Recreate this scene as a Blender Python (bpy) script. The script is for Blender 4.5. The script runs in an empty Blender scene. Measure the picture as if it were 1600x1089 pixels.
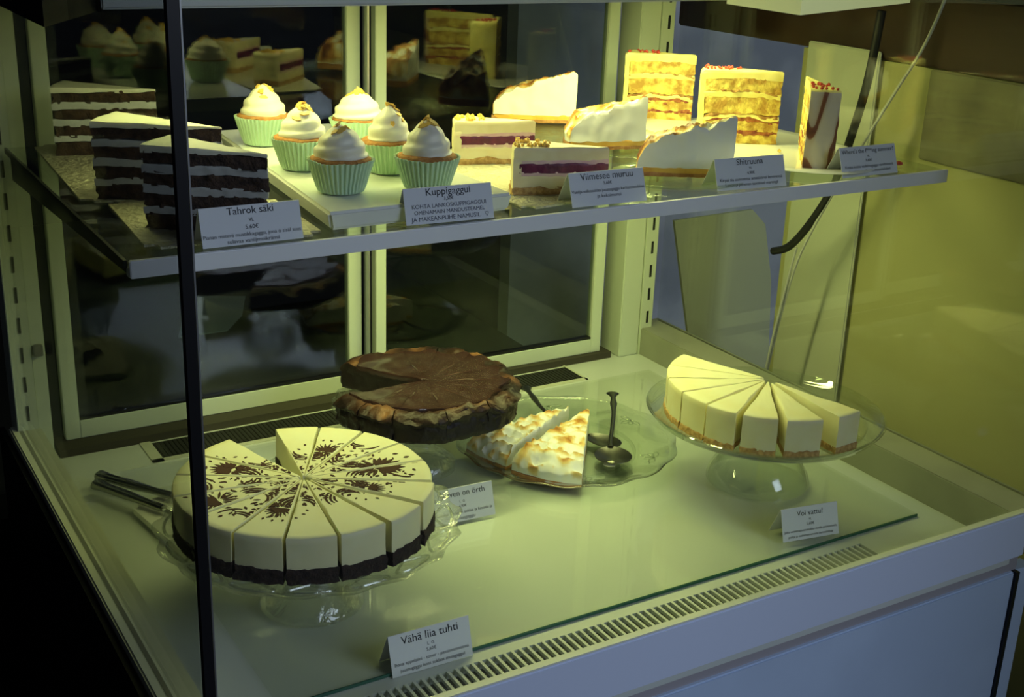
import bpy, bmesh, math, random
from mathutils import Vector, Matrix, noise
random.seed(7)
SC = bpy.context.scene
COL = SC.collection
PI = math.pi

# ------------------------------------------------------------------ camera
cam_d = bpy.data.cameras.new('camera')
cam_d.sensor_fit = 'HORIZONTAL'; cam_d.sensor_width = 36.0
cam_d.lens = 1974.11 / 1600 * 36.0
cam_d.clip_start = 0.02; cam_d.clip_end = 50
cam = bpy.data.objects.new('camera', cam_d); COL.objects.link(cam)
_r = Vector((0.857328, -0.513584, 0.03495)); _u = Vector((0.146893, 0.30915, 0.9396)); _f = Vector((0.493368, 0.800411, -0.340485))
_m = Matrix(((_r.x, _u.x, -_f.x), (_r.y, _u.y, -_f.y), (_r.z, _u.z, -_f.z))).to_4x4()
cam.matrix_world = Matrix.Translation((-0.25006, -0.84701, 0.73616)) @ _m
SC.camera = cam

# ------------------------------------------------------------------ colour management, world
SC.view_settings.view_transform = 'Standard'
SC.view_settings.look = 'None'
SC.view_settings.gamma = 1.0
SC.view_settings.use_curve_mapping = False
SC.view_settings.exposure = 0.35
SC.cycles.transparent_max_bounces = 48
w = bpy.data.worlds.new('room_ambience'); SC.world = w; w.use_nodes = True
w.node_tree.nodes['Background'].inputs[0].default_value = (0.66, 0.78, 1.0, 1)
w.node_tree.nodes['Background'].inputs[1].default_value = 0.022

def area(name, loc, size, power, color, rot=(0, 0, 0), spread=PI):
    l = bpy.data.lights.new(name, 'AREA'); l.shape = 'RECTANGLE'; l.size = size[0]; l.size_y = size[1]
    l.energy = power; l.color = color; l.spread = spread
    o = bpy.data.objects.new(name, l); o.location = loc; o.rotation_euler = rot; COL.objects.link(o)
    return o
LEDC = (0.95, 0.98, 0.36)
# the lamp strip of the case (points down) and its brighter module towards the right
area('led_strip_light', (0.47, 0.47, 0.612), (0.90, 0.02), 2.0, LEDC)
area('led_module_light', (0.72, 0.50, 0.612), (0.20, 0.03), 0.75, LEDC)
# unseen fill lamp added below the shelf to brighten the lower deck
area('lower_fill_light', (0.56, 0.48, 0.412), (0.86, 0.02), 1.95, LEDC)
# cool daylight from the shop window in front of the case
area('shop_window_light', (1.6, -2.6, 1.6), (1.6, 1.4), 30, (0.68, 0.79, 1.0), (math.radians(66), 0, math.radians(22)))

# ------------------------------------------------------------------ materials
MAT = {}
def nodes(name):
    m = bpy.data.materials.new(name); m.use_nodes = True
    nt = m.node_tree; b = nt.nodes['Principled BSDF']
    MAT[name] = m
    return m, nt, b
def mat(name, col, rough=0.5, metal=0.0, spec=0.5, col2=None, scale=40, bump=0.0, bscale=None, sss=0.0, detail=4, lo=.4, hi=.6, coat=0, bdist=.002):
    m, nt, b = nodes(name)
    b.inputs['Base Color'].default_value = (*col, 1)
    b.inputs['Roughness'].default_value = rough; b.inputs['Metallic'].default_value = metal
    b.inputs['Specular IOR Level'].default_value = spec
    if coat: b.inputs['Coat Weight'].default_value = coat; b.inputs['Coat Roughness'].default_value = .1
    if sss: b.inputs['Subsurface Weight'].default_value = sss; b.inputs['Subsurface Radius'].default_value = (.006, .004, .002); b.inputs['Subsurface Scale'].default_value = 1.0
    tc = nt.nodes.new('ShaderNodeTexCoord')
    if col2:
        n = nt.nodes.new('ShaderNodeTexNoise'); n.inputs['Scale'].default_value = scale; n.inputs['Detail'].default_value = detail
        r = nt.nodes.new('ShaderNodeValToRGB'); r.color_ramp.elements[0].position = lo; r.color_ramp.elements[1].position = hi
        r.color_ramp.elements[0].color = (*col, 1); r.color_ramp.elements[1].color = (*col2, 1)
        nt.links.new(tc.outputs['Object'], n.inputs['Vector']); nt.links.new(n.outputs['Fac'], r.inputs['Fac'])
        nt.links.new(r.outputs['Color'], b.inputs['Base Color'])
    if bump:
        n2 = nt.nodes.new('ShaderNodeTexNoise'); n2.inputs['Scale'].default_value = bscale or scale; n2.inputs['Detail'].default_value = 5
        bp = nt.nodes.new('ShaderNodeBump'); bp.inputs['Strength'].default_value = bump; bp.inputs['Distance'].default_value = bdist
        nt.links.new(tc.outputs['Object'], n2.inputs['Vector']); nt.links.new(n2.outputs['Fac'], bp.inputs['Height'])
        nt.links.new(bp.outputs['Normal'], b.inputs['Normal'])
    return m
def pane(name, tint=(.96, .98, .96), refl=1.0, rough=0.0):
    m = bpy.data.materials.new(name); m.use_nodes = True; nt = m.node_tree
    nt.nodes.remove(nt.nodes['Principled BSDF']); out = nt.nodes['Material Output']
    tr = nt.nodes.new('ShaderNodeBsdfTransparent'); tr.inputs[0].default_value = (*tint, 1)
    gl = nt.nodes.new('ShaderNodeBsdfGlossy'); gl.inputs['Roughness'].default_value = rough
    lw = nt.nodes.new('ShaderNodeLayerWeight'); lw.inputs['Blend'].default_value = .5
    pw = nt.nodes.new('ShaderNodeMath'); pw.operation = 'POWER'; pw.inputs[1].default_value = 5
    ma = nt.nodes.new('ShaderNodeMath'); ma.operation = 'MULTIPLY_ADD'; ma.inputs[1].default_value = .9 * refl; ma.inputs[2].default_value = .04 * refl
    mx = nt.nodes.new('ShaderNodeMixShader')
    nt.links.new(lw.outputs['Facing'], pw.inputs[0]); nt.links.new(pw.outputs[0], ma.inputs[0]); nt.links.new(ma.outputs[0], mx.inputs[0])
    nt.links.new(tr.outputs[0], mx.inputs[1]); nt.links.new(gl.outputs[0], mx.inputs[2]); nt.links.new(mx.outputs[0], out.inputs[0])
    MAT[name] = m
    return m
def glassy(name, col, mixf=.5, rough=.02, bump=0, scale=60, voronoi=False, ior=1.45, coat=0):
    m = bpy.data.materials.new(name); m.use_nodes = True; nt = m.node_tree
    nt.nodes.remove(nt.nodes['Principled BSDF']); out = nt.nodes['Material Output']
    tr = nt.nodes.new('ShaderNodeBsdfTransparent'); tr.inputs[0].default_value = (*col, 1)
    gl = nt.nodes.new('ShaderNodeBsdfGlass'); gl.inputs['Roughness'].default_value = rough; gl.inputs['Color'].default_value = (*col, 1); gl.inputs['IOR'].default_value = ior
    mx = nt.nodes.new('ShaderNodeMixShader'); mx.inputs[0].default_value = mixf
    if bump:
        tc = nt.nodes.new('ShaderNodeTexCoord')
        n = nt.nodes.new('ShaderNodeTexVoronoi' if voronoi else 'ShaderNodeTexNoise'); n.inputs['Scale'].default_value = scale
        if not voronoi: n.inputs['Distortion'].default_value = 1.5
        bp = nt.nodes.new('ShaderNodeBump'); bp.inputs['Strength'].default_value = bump; bp.inputs['Distance'].default_value = .004
        nt.links.new(tc.outputs['Object'], n.inputs['Vector']); nt.links.new(n.outputs[0], bp.inputs['Height'])
        nt.links.new(bp.outputs[0], gl.inputs['Normal'])
    nt.links.new(tr.outputs[0], mx.inputs[1]); nt.links.new(gl.outputs[0], mx.inputs[2]); last = mx
    if coat:
        g2 = nt.nodes.new('ShaderNodeBsdfGlossy'); g2.inputs['Roughness'].default_value = .03
        if bump: nt.links.new(bp.outputs[0], g2.inputs['Normal'])
        lw = nt.nodes.new('ShaderNodeLayerWeight'); lw.inputs['Blend'].default_value = .5
        pw = nt.nodes.new('ShaderNodeMath'); pw.operation = 'POWER'; pw.inputs[1].default_value = 4
        ma = nt.nodes.new('ShaderNodeMath'); ma.operation = 'MULTIPLY_ADD'; ma.inputs[1].default_value = .6; ma.inputs[2].default_value = .05 * coat
        m2 = nt.nodes.new('ShaderNodeMixShader')
        nt.links.new(lw.outputs['Facing'], pw.inputs[0]); nt.links.new(pw.outputs[0], ma.inputs[0]); nt.links.new(ma.outputs[0], m2.inputs[0])
        nt.links.new(mx.outputs[0], m2.inputs[1]); nt.links.new(g2.outputs[0], m2.inputs[2]); last = m2
    nt.links.new(last.outputs[0], out.inputs[0])
    MAT[name] = m
    return m
def attr_mat(name, attr, stops, rough=.6, bump=.3, bscale=200, spec=.4, nscale=60, namp=.35, sss=0, coat=0):
    """colour from a mesh attribute (how baked the surface is) broken up with noise"""
    m, nt, b = nodes(name); b.inputs['Roughness'].default_value = rough; b.inputs['Specular IOR Level'].default_value = spec
    if coat: b.inputs['Coat Weight'].default_value = coat; b.inputs['Coat Roughness'].default_value = .15
    at = nt.nodes.new('ShaderNodeAttribute'); at.attribute_name = attr
    tc = nt.nodes.new('ShaderNodeTexCoord'); n = nt.nodes.new('ShaderNodeTexNoise'); n.inputs['Scale'].default_value = nscale; n.inputs['Detail'].default_value = 5
    s = nt.nodes.new('ShaderNodeMath'); s.operation = 'MULTIPLY_ADD'; s.inputs[1].default_value = namp; s.inputs[2].default_value = -namp / 2
    a = nt.nodes.new('ShaderNodeMath'); a.operation = 'ADD'
    r = nt.nodes.new('ShaderNodeValToRGB'); cr = r.color_ramp
    cr.elements[0].position, cr.elements[1].position = stops[0][0], stops[-1][0]
    cr.elements[0].color, cr.elements[1].color = (*stops[0][1], 1), (*stops[-1][1], 1)
    for p_, c_ in stops[1:-1]:
        e = cr.elements.new(p_); e.color = (*c_, 1)
    nt.links.new(tc.outputs['Object'], n.inputs['Vector']); nt.links.new(n.outputs['Fac'], s.inputs[0])
    nt.links.new(at.outputs['Fac'], a.inputs[0]); nt.links.new(s.outputs[0], a.inputs[1]); nt.links.new(a.outputs[0], r.inputs['Fac'])
    nt.links.new(r.outputs['Color'], b.inputs['Base Color'])
    if bump:
        n2 = nt.nodes.new('ShaderNodeTexNoise'); n2.inputs['Scale'].default_value = bscale
        bp = nt.nodes.new('ShaderNodeBump'); bp.inputs['Strength'].default_value = bump; bp.inputs['Distance'].default_value = .002
        nt.links.new(tc.outputs['Object'], n2.inputs['Vector']); nt.links.new(n2.outputs['Fac'], bp.inputs['Height']); nt.links.new(bp.outputs['Normal'], b.inputs['Normal'])
    return m

mat('cream_enamel', (.66, .70, .66), .28, spec=.5, col2=(.60, .65, .60), scale=3)
mat('rail_enamel', (.62, .64, .50), .3)
mat('white_enamel', (.88, .88, .93), .35)
mat('front_enamel', (.53, .66, .86), .45, col2=(.49, .61, .80), scale=6)
mat('rail_blue', (.66, .74, .92), .4)
mat('step_trim', (.36, .34, .36), .5)
mat('pvc_frame', (.62, .68, .56), .35)
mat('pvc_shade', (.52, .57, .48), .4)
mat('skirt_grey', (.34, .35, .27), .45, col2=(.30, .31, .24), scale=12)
mat('black_rubber', (.006, .006, .007), .35)
mat('unlit_black', (.004, .004, .004), .6, spec=.2)  # near black puts the unlit side and roof end into the colour
mat('dark_mesh', (.02, .022, .016), .7, bump=.6, bscale=400)
mat('slot_dark', (.010, .011, .008), .8)
mat('slot_ledge', (.13, .13, .10), .7)
mat('dirt', (.05, .045, .03), .9)
mat('edge_green', (.01, .10, .06), .15)
mat('aluminium', (.55, .56, .55), .3, metal=.9)
mat('lamp_housing', (.50, .52, .50), .4)
mat('housing_cream', (.72, .72, .36), .4)
mat('paper', (.72, .74, .80), .7)
mat('ink', (.02, .02, .03), .8)
mat('pen_ink', (.10, .10, .14), .8)
mat('porcelain', (.78, .79, .74), .18)
mat('cheese_pale', (.80, .79, .52), .5, col2=(.78, .75, .46), scale=25, bump=.06, bscale=80, sss=.15)
mat('cheese_vanilla', (.84, .80, .52), .5, col2=(.82, .76, .44), scale=30, bump=.10, bscale=120, sss=.15)
mat('crumb_crust', (.42, .24, .08), .85, col2=(.62, .40, .16), scale=160, bump=.9, bscale=300)
mat('dark_crust', (.016, .009, .006), .85, col2=(.03, .016, .01), scale=200, bump=.9, bscale=300)
mat('cocoa', (.055, .018, .007), .9)
mat('choc_sponge', (.030, .015, .009), .9, col2=(.065, .034, .018), scale=120, bump=1.0, bscale=350)
mat('white_cream', (.78, .76, .60), .5, bump=.15, bscale=90, sss=.1)
mat('shaded_cream', (.50, .50, .48), .55, bump=.2, bscale=90)  # darker copy of the top cream, shade on the cut faces painted in
mat('pink_mousse', (.72, .42, .48), .5, col2=(.82, .60, .52), scale=50, sss=.1)
mat('cream_mousse', (.88, .78, .50), .5, col2=(.84, .72, .42), scale=60, bump=.1, bscale=200, sss=.1)
mat('berry_jelly', (.10, .008, .045), .35, col2=(.16, .015, .06), scale=80, bump=.3, bscale=200)
mat('yellow_sponge', (.46, .26, .05), .85, col2=(.84, .66, .16), scale=70, bump=.8, bscale=260)
mat('brown_edge_sponge', (.30, .14, .04), .9, col2=(.55, .32, .10), scale=120, bump=.8, bscale=260)
mat('yellow_cream', (.93, .84, .34), .5, col2=(.90, .78, .24), scale=40, bump=.12, bscale=100, sss=.1)
mat('berry_jam', (.22, .035, .02), .5, col2=(.42, .14, .04), scale=150, bump=.7, bscale=250)
mat('red_berries', (.55, .05, .03), .4, bump=.5, bscale=300)
mat('toffee_chip', (.82, .52, .10), .45)
mat('cup_sponge', (.55, .26, .07), .85, col2=(.40, .17, .04), scale=150, bump=.9, bscale=350)
mat('frosting', (.88, .84, .68), .45, bump=.10, bscale=60, sss=.12)
mat('wrapper', (.52, .70, .50), .6)
mat('lemon_curd', (.86, .52, .10), .45, col2=(.78, .42, .07), scale=60)
mat('pastry', (.55, .28, .10), .8, col2=(.42, .19, .06), scale=120, bump=.6, bscale=250)
mat('silver', (.22, .22, .20), .28, metal=1.0, bump=.1, bscale=60)
mat('steel', (.30, .31, .31), .22, metal=1.0, bump=.1, bscale=80)
mat('black_cable', (.012, .012, .014), .5)
mat('white_cable', (.62, .62, .56), .5)
mat('card_board', (.82, .84, .66), .25, col2=(.78, .79, .60), scale=5, bump=.08, bscale=20)
mat('cream_sheet', (.62, .64, .40), .5)
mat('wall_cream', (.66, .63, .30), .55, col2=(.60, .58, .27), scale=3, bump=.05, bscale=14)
mat('blue_grey_wall', (.72, .74, .76), .4, col2=(.48, .50, .54), scale=5)
mat('wood_dark', (.10, .055, .03), .5, col2=(.06, .03, .017), scale=8)
mat('shade_brown', (.36, .34, .20), .7, col2=(.24, .22, .14), scale=9, bump=.2, bscale=20)  # brown that stands in for shade on the upper wall
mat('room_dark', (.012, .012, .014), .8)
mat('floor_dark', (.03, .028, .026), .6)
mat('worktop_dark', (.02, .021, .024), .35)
mat('reflection_blue', (.55, .62, .75), .6)
mat('silver_board', (.66, .62, .48), .3, metal=.6, bump=1.0, bscale=140, bdist=.012)
mat('gold_board', (.78, .74, .54), .3, metal=.45, bump=1.0, bscale=140, bdist=.012)
mat('switch', (.20, .20, .18), .4)
mat('foil', (.5, .53, .6), .2, metal=.9)
pane('clear_pane', (.97, .98, .97))
pane('side_pane', (.78, .80, .79), .9)
pane('door_pane', (.70, .74, .72), 1.4)
pane('shelf_glass', (.94, .97, .94), .8)
pane('sheet_glass', (.975, .985, .96), .8)
glassy('stand_glass', (.98, .99, .98), .22, .01, .6, 45, coat=1.6)
pane('smooth_glass', (.955, .975, .95), 1.8)
glassy('etched_glass', (.94, .98, .92), .40, .03, .5, 28)
glassy('platter_glass', (.90, .93, .84), .25, .08, .3, 60)
attr_mat('meringue', 'toast', [(0, (.88, .89, .90)), (.34, (.90, .88, .78)), (.52, (.82, .62, .25)), (.75, (.58, .27, .06)), (1, (.20, .07, .02))], .5, .15, 120, namp=.30, nscale=90)
attr_mat('brownie_crust', 'toast', [(0, (.012, .006, .004)), (.35, (.035, .014, .007)), (.7, (.10, .042, .018)), (1, (.26, .12, .045))], .5, .9, 130, namp=.7, nscale=40)
mat('ganache', (.050, .024, .020), .26, col2=(.034, .015, .012), scale=30, coat=.2)
attr_mat('marbled_cream', 'toast', [(0, (.70, .62, .48)), (.5, (.58, .46, .32)), (.62, (.25, .09, .04)), (1, (.12, .04, .02))], .5, .3, 120, namp=.25, nscale=40)
led = bpy.data.materials.new('led'); led.use_nodes = True
_e = led.node_tree.nodes['Principled BSDF']; _e.inputs['Emission Color'].default_value = (1, .93, .45, 1); _e.inputs['Emission Strength'].default_value = 14
MAT['led'] = led
df = mat('glow_cream', (.72, .72, .40), .4); _e = df.node_tree.nodes['Principled BSDF']; _e.inputs['Emission Color'].default_value = (.9, 1, .45, 1); _e.inputs['Emission Strength'].default_value = .22  # faint emission stands in for light falling on the cream end piece

# ------------------------------------------------------------------ object helpers
def tag(o, label=None, cat=None, group=None, kind=None):
    if label: o['label'] = label
    if cat: o['category'] = cat
    if group: o['group'] = group
    if kind: o['kind'] = kind
    return o
def empty(name, label, cat, loc=(0, 0, 0), rz=0.0, group=None):
    o = bpy.data.objects.new(name, None); o.empty_display_size = .02
    o.location = loc; o.rotation_euler = (0, 0, rz); COL.objects.link(o)
    return tag(o, label, cat, group)
def mesh(name, verts, faces, m, parent=None, loc=(0, 0, 0), rz=0.0, smooth=False, sharp=40, attr=None, label=None):
    me = bpy.data.meshes.new(name); me.from_pydata([tuple(v) for v in verts], [], faces); me.update()
    bm = bmesh.new(); bm.from_mesh(me)
    bmesh.ops.recalc_face_normals(bm, faces=bm.faces); bm.to_mesh(me); bm.free()
    if smooth:
        for p_ in me.polygons: p_.use_smooth = True
        me.set_sharp_from_angle(angle=math.radians(sharp))
    if attr:
        a = me.attributes.new('toast', 'FLOAT', 'POINT'); a.data.foreach_set('value', attr)
    me.materials.append(MAT[m] if isinstance(m, str) else m)
    o = bpy.data.objects.new(name, me); COL.objects.link(o)
    o.location = loc; o.rotation_euler = (0, 0, rz)
    if parent: o.parent = parent
    if label: o['label'] = label
    return o
class G:
    """geometry collector"""
    def __init__(s): s.v = []; s.f = []
    def add(s, v, f):
        b = len(s.v); s.v += [tuple(x) for x in v]; s.f += [tuple(i + b for i in q) for q in f]
    def box(s, x0, x1, y0, y1, z0, z1, e=0.0):
        if e <= 0:
            v = [(x, y, z) for z in (z0, z1) for y in (y0, y1) for x in (x0, x1)]
            s.add(v, [(0, 2, 3, 1), (4, 5, 7, 6), (0, 1, 5, 4), (2, 6, 7, 3), (0, 4, 6, 2), (1, 3, 7, 5)])
        else:
            bm = bmesh.new(); r = bmesh.ops.create_cube(bm, size=1)
            for v_ in bm.verts:
                v_.co = Vector(((x0 + x1) / 2 + v_.co.x * (x1 - x0), (y0 + y1) / 2 + v_.co.y * (y1 - y0), (z0 + z1) / 2 + v_.co.z * (z1 - z0)))
            bmesh.ops.bevel(bm, geom=bm.edges[:], offset=e, segments=2, affect='EDGES')
            bm.verts.index_update(); s.add([v_.co[:] for v_ in bm.verts], [tuple(q.index for q in f_.verts) for f_ in bm.faces]); bm.free()
    def prism(s, poly, z0, z1):
        n = len(poly); s.add([(x, y, z0) for x, y in poly] + [(x, y, z1) for x, y in poly],
              [tuple(range(n))[::-1], tuple(range(n, 2 * n))] + [(i, (i + 1) % n, n + (i + 1) % n, n + i) for i in range(n)])
    def obj(s, name, m, parent=None, **k): return mesh(name, s.v, s.f, m, parent, **k)
def bx(name, m, parent, *a, e=0.0, **k):
    g = G(); g.box(*a, e=e); return g.obj(name, m, parent, **k)
def lathe(prof, n=96, mod=None, closed=False):
    """prof: list of (r,z); closed loops back to first point"""
    v, f = [], []; m = len(prof)
    for i in range(n):
        t = 2 * PI * i / n
        for j, (r, z) in enumerate(prof):
            rr, zz = (r, z) if not mod else mod(r, z, t, j)
            v.append((rr * math.cos(t), rr * math.sin(t), zz))
    for i in range(n):
        k = (i + 1) % n
        for j in range(m if closed else m - 1):
            j2 = (j + 1) % m
            f.append((i * m + j, k * m + j, k * m + j2, i * m + j2))
    return v, f
def capped(v, f, m, n, ends=(True, True)):
    if ends[0]: f.append(tuple(i * m for i in range(n)))
    if ends[1]: f.append(tuple(i * m + m - 1 for i in range(n))[::-1])
    return v, f
def tube(pts, rad, n=10, flat=None):
    """swept tube; rad float or list; flat = list of (w,h) half sizes instead"""
    v, f = [], []; P = [Vector(p_) for p_ in pts]; N = len(P); up0 = Vector((0, 0, 1))
    for i, p_ in enumerate(P):
        d = (P[min(i + 1, N - 1)] - P[max(i - 1, 0)]).normalized()
        if abs(d.dot(up0)) > .97: s_ = Vector((1, 0, 0))
        else: s_ = d.cross(up0).normalized()
        u = s_.cross(d).normalized()
        if flat: a, b = flat[i]
        else: a = b = rad[i] if isinstance(rad, (list, tuple)) else rad
        for k in range(n):
            t = 2 * PI * k / n; v.append(p_ + s_ * (a * math.cos(t)) + u * (b * math.sin(t)))
    for i in range(N - 1):
        for k in range(n):
            k2 = (k + 1) % n; f.append((i * n + k, i * n + k2, (i + 1) * n + k2, (i + 1) * n + k))
    f.append(tuple(range(n))); f.append(tuple((N - 1) * n + k for k in range(n))[::-1])
    return v, f
def smoothpts(pts, n=8):
    out = []; P = [Vector(p_) for p_ in pts]
    for i in range(len(P) - 1):
        p0, p1, p2, p3 = P[max(i - 1, 0)], P[i], P[i + 1], P[min(i + 2, len(P) - 1)]
        for k in range(n):
            t = k / n
            out.append(.5 * ((2 * p1) + (p2 - p0) * t + (2 * p0 - 5 * p1 + 4 * p2 - p3) * t * t + (3 * p1 - p0 - 3 * p2 + p3) * t ** 3))
    out.append(P[-1]); return out
def nz(x, y, z, s=1.0, seed=0.0):
    return noise.noise(Vector((x * s + seed, y * s - seed, z * s + 3.1 * seed)))
def slab(r0, r1, a0, a1, zlo, zhi, nr=14, na=10, nw=4, e=.0008, jit=.0, jf=400, seed=0.0, toast=None, rfun=None, fall=.5, rside=None):
    """wedge of cake between radii and angles; zlo/zhi numbers or f(r,a)"""
    zl = zlo if callable(zlo) else (lambda r, a: zlo)
    zh = zhi if callable(zhi) else (lambda r, a: zhi)
    v, f, at = [], [], []
    def P(i, j):
        u = i / nr; a = a0 + (a1 - a0) * j / na; R1 = rfun(a) if rfun else r1
        return r0 + (R1 - r0) * u, a
    def put(r, a, z, inx=0.0):
        rm, am = (r0 + r1) / 2, (a0 + a1) / 2
        x, y = r * math.cos(a), r * math.sin(a)
        if inx:
            cx, cy = rm * math.cos(am), rm * math.sin(am); d = math.hypot(x - cx, y - cy) or 1
            k = max(0, 1 - inx / d); x, y = cx + (x - cx) * k, cy + (y - cy) * k
        if jit:
            x += jit * nz(x, y, z, jf, seed + 1); y += jit * nz(x, y, z, jf, seed + 5); z += jit * .7 * nz(x, y, z, jf, seed + 9)
        v.append((x, y, z)); at.append(0.0)
        return len(v) - 1
    T = {}; B = {}
    for i in range(nr + 1):
        for j in range(na + 1):
            r, a = P(i, j); edge = i in (0, nr) or j in (0, na)
            T[i, j] = put(r, a, zh(r, a), e if edge else 0)
            if toast: at[-1] = toast(r, a)
            B[i, j] = put(r, a, zl(r, a), 0)
    for i in range(nr):
        for j in range(na):
            f.append((T[i, j], T[i + 1, j], T[i + 1, j + 1], T[i, j + 1])); f.append((B[i, j], B[i, j + 1], B[i + 1, j + 1], B[i + 1, j]))
    loop = [(i, 0) for i in range(nr)] + [(nr, j) for j in range(na)] + [(i, na) for i in range(nr, 0, -1)] + [(0, j) for j in range(na, 0, -1)]
    rings = [[T[q] for q in loop]]
    for k in range(nw):
        ring = []
        for q in loop:
            r, a = P(*q); h = zh(r, a); l = zl(r, a); t = k / nw
            ring.append(put(r + (rside(t, a) if rside and q[0] == nr else 0), a, h - e - (h - e - l) * t))
            if toast: at[-1] = toast(r, a) * .25 * max(0, 1 - 3 * t) if q[0] != nr else toast(r, a) * max(0, 1 - fall * t)
        rings.append(ring)
    rings.append([B[q] for q in loop]); n = len(loop)
    for k in range(len(rings) - 1):
        for i in range(n):
            i2 = (i + 1) % n; f.append((rings[k][i], rings[k][i2], rings[k + 1][i2], rings[k + 1][i]))
    return v, f, at
def slabobj(name, m, parent, *a, label=None, **k):
    v, f, at = slab(*a, **k)
    return mesh(name, v, f, m, parent, smooth=True, sharp=50, attr=at if k.get('toast') else None, label=label)
def dup(root, loc, rz, label, group=None):
    r = root.copy(); COL.objects.link(r); r.location = loc; r.rotation_euler = (0, 0, rz); r['label'] = label
    if group: r['group'] = group
    for ch in list(root.children):
        c = ch.copy(); COL.objects.link(c); c.parent = r
        for g_ in ch.children:
            d = g_.copy(); COL.objects.link(d); d.parent = c
    return r

# ------------------------------------------------------------------ the room round the case
def struct(name, m, *a):
    o = bx(name, m, None, *a); o['kind'] = 'structure'; return o
struct('floor', 'floor_dark', -3, 3, -4, 2.7, -1.0, -.95)
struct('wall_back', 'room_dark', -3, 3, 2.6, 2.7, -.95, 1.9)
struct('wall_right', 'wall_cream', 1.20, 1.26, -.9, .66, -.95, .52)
struct('wall_partition', 'blue_grey_wall', 1.06, 2.2, 1.30, 1.34, -.95, 1.9)
struct('wall_left', 'room_dark', -2.6, -2.5, -4, 2.6, -.95, 1.9)
g = G(); g.box(1.197, 1.26, -.9, .98, .522, .62, e=.003); o = g.obj('trim_1', 'wood_dark'); o['kind'] = 'structure'
g = G(); g.box(1.195, 1.2001, -.9, .40, .392, .520, e=.002); o = g.obj('wall_shade', 'shade_brown'); o['kind'] = 'structure'  # darker panel, the upper wall's shade put into its colour
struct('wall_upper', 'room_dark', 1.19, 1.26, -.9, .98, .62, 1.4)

# ------------------------------------------------------------------ the display case
CW, CD, CS = 1.0, .793, .0466
case = empty('display_case', 'cream and grey glass fronted refrigerated cake display case with two rear sliding doors', 'display case', (0, 0, 0))
# deck in pieces round the front grille recess
g = G()
VX0, VX1, VY0, VY1 = .13, .845, .0665, .0985
g.box(-.01, CW, 0.0, VY0, -.02, 0); g.box(-.01, VX0, VY0, VY1, -.02, 0); g.box(VX1, CW, VY0, VY1, -.02, 0)
g.box(-.01, CW, VY1, .83, -.02, 0)
g.obj('deck', 'cream_enamel', case)
g = G(); g.box(VX0, VX1, VY0, VY1, -.05, -.045); g.obj('drain_channel', 'slot_dark', case)
bx('channel_ledge', 'slot_ledge', case, VX0, VX1, VY1 - .013, VY1, -.014, -.010)
g = G(); n = 76
for i in range(n + 1):
    x = VX0 + (VX1 - VX0) * i / n
    g.box(x - .0016, x + .0016, VY0, VY1, -.004, .0002)
g.obj('front_grille', 'cream_enamel', case)
g = G(); g.box(.165, .848, .712, .766, .0, .0012); vent = g.obj('rear_vent', 'dark_mesh', case)
g = G(); g.box(.150, .165, .704, .780, .0, .0016); g.box(.848, .852, .704, .78, 0, .0016); g.box(.150, .852, .704, .712, 0, .0016)
g.obj('vent_surround', 'rail_enamel', vent)
g = G()
for i in range(110):
    x = .168 + i * .0062; g.box(x, x + .0018, .714, .764, .0012, .0020)
g.obj('vent_ribs', 'slot_dark', vent)
# side and front rails
bx('side_rail', 'rail_enamel', case, -.012, .026, 0, .80, -.012, CS, e=.002)
bx('rail_groove', 'black_rubber', case, -.002, .002, .002, .80, CS - .0005, CS + .0008)
bx('side_rail', 'skirt_grey', case, CW, CW + .062, .0, .80, -.012, CS, e=.0015)
bx('front_rail', 'rail_blue', case, -.018, 1.022, -.002, .009, -.0125, CS, e=.0015)
bx('rail_lip', 'rail_enamel', case, -.010, 1.02, .0005, .009, CS, CS + .0016)
bx('step_strip', 'step_trim', case, -.018, 1.022, .004, .02, -.034, -.0125)
bx('front_panel', 'front_enamel', case, -.016, 1.014, -.001, .02, -.90, -.034, e=.002)
bx('panel_joint', 'black_rubber', case, 1.014, 1.020, -.004, .02, -.90, -.034)
bx('side_panel', 'unlit_black', case, -.020, -.013, .0, .83, -.90, .036)
bx('end_cap', 'black_rubber', case, 1.022, 1.046, .001, .01, -.0125, CS)
bx('end_panel', 'front_enamel', case, 1.020, 1.05, .002, .02, -.90, -.034)
# glass of the case
o = bx('front_glass', 'clear_pane', case, -.0,  1.053, .002, .007, CS + .001, .80)
o = bx('side_glass', 'side_pane', case, -.003, .003, .010, .79, CS, .80)
o = bx('side_glass', 'clear_pane', case, 1.052, 1.057, .006, .79, CS, .80)
bx('corner_seal', 'black_rubber', case, -.0030, .0052, .0, .0075, CS, .80)
bx('corner_edge', 'aluminium', case, .0056, .0068, .0, .0020, CS, .80)
bx('corner_edge', 'pvc_shade', case, 1.0535, 1.0575, .001, .008, CS, .80)
# rear uprights
bx('upright', 'pvc_frame', case, .022, .040, CD - .012, CD + .03, 0, .66, e=.001)
bx('upright', 'pvc_frame', case, .958, .9965, CD - .025, CD + .03, 0, .66, e=.0015)
def standard(x0, x1, y0, y1, zs):
    s_ = bx('shelf_standard', 'pvc_frame', case, x0, x1, y0, y1, 0, .66, e=.0008)
    g_ = G(); xm = (x0 + x1) / 2 + .001
    for z in zs: g_.box(xm - .0022, xm + .0022, y0 - .0006, y0 + .001, z, z + .021)
    g_.obj('slots', 'slot_dark', s_)
standard(-.004, .022, CD - .016, CD + .03, [.06 + .0405 * k for k in range(14)])
standard(.9975, 1.022, CD - .027, CD + .03, [.055 + .0405 * k for k in range(14)])
bx('door_clip', 'switch', case, .024, .036, CD - .020, CD - .012, .148, .163, e=.001)
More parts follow.
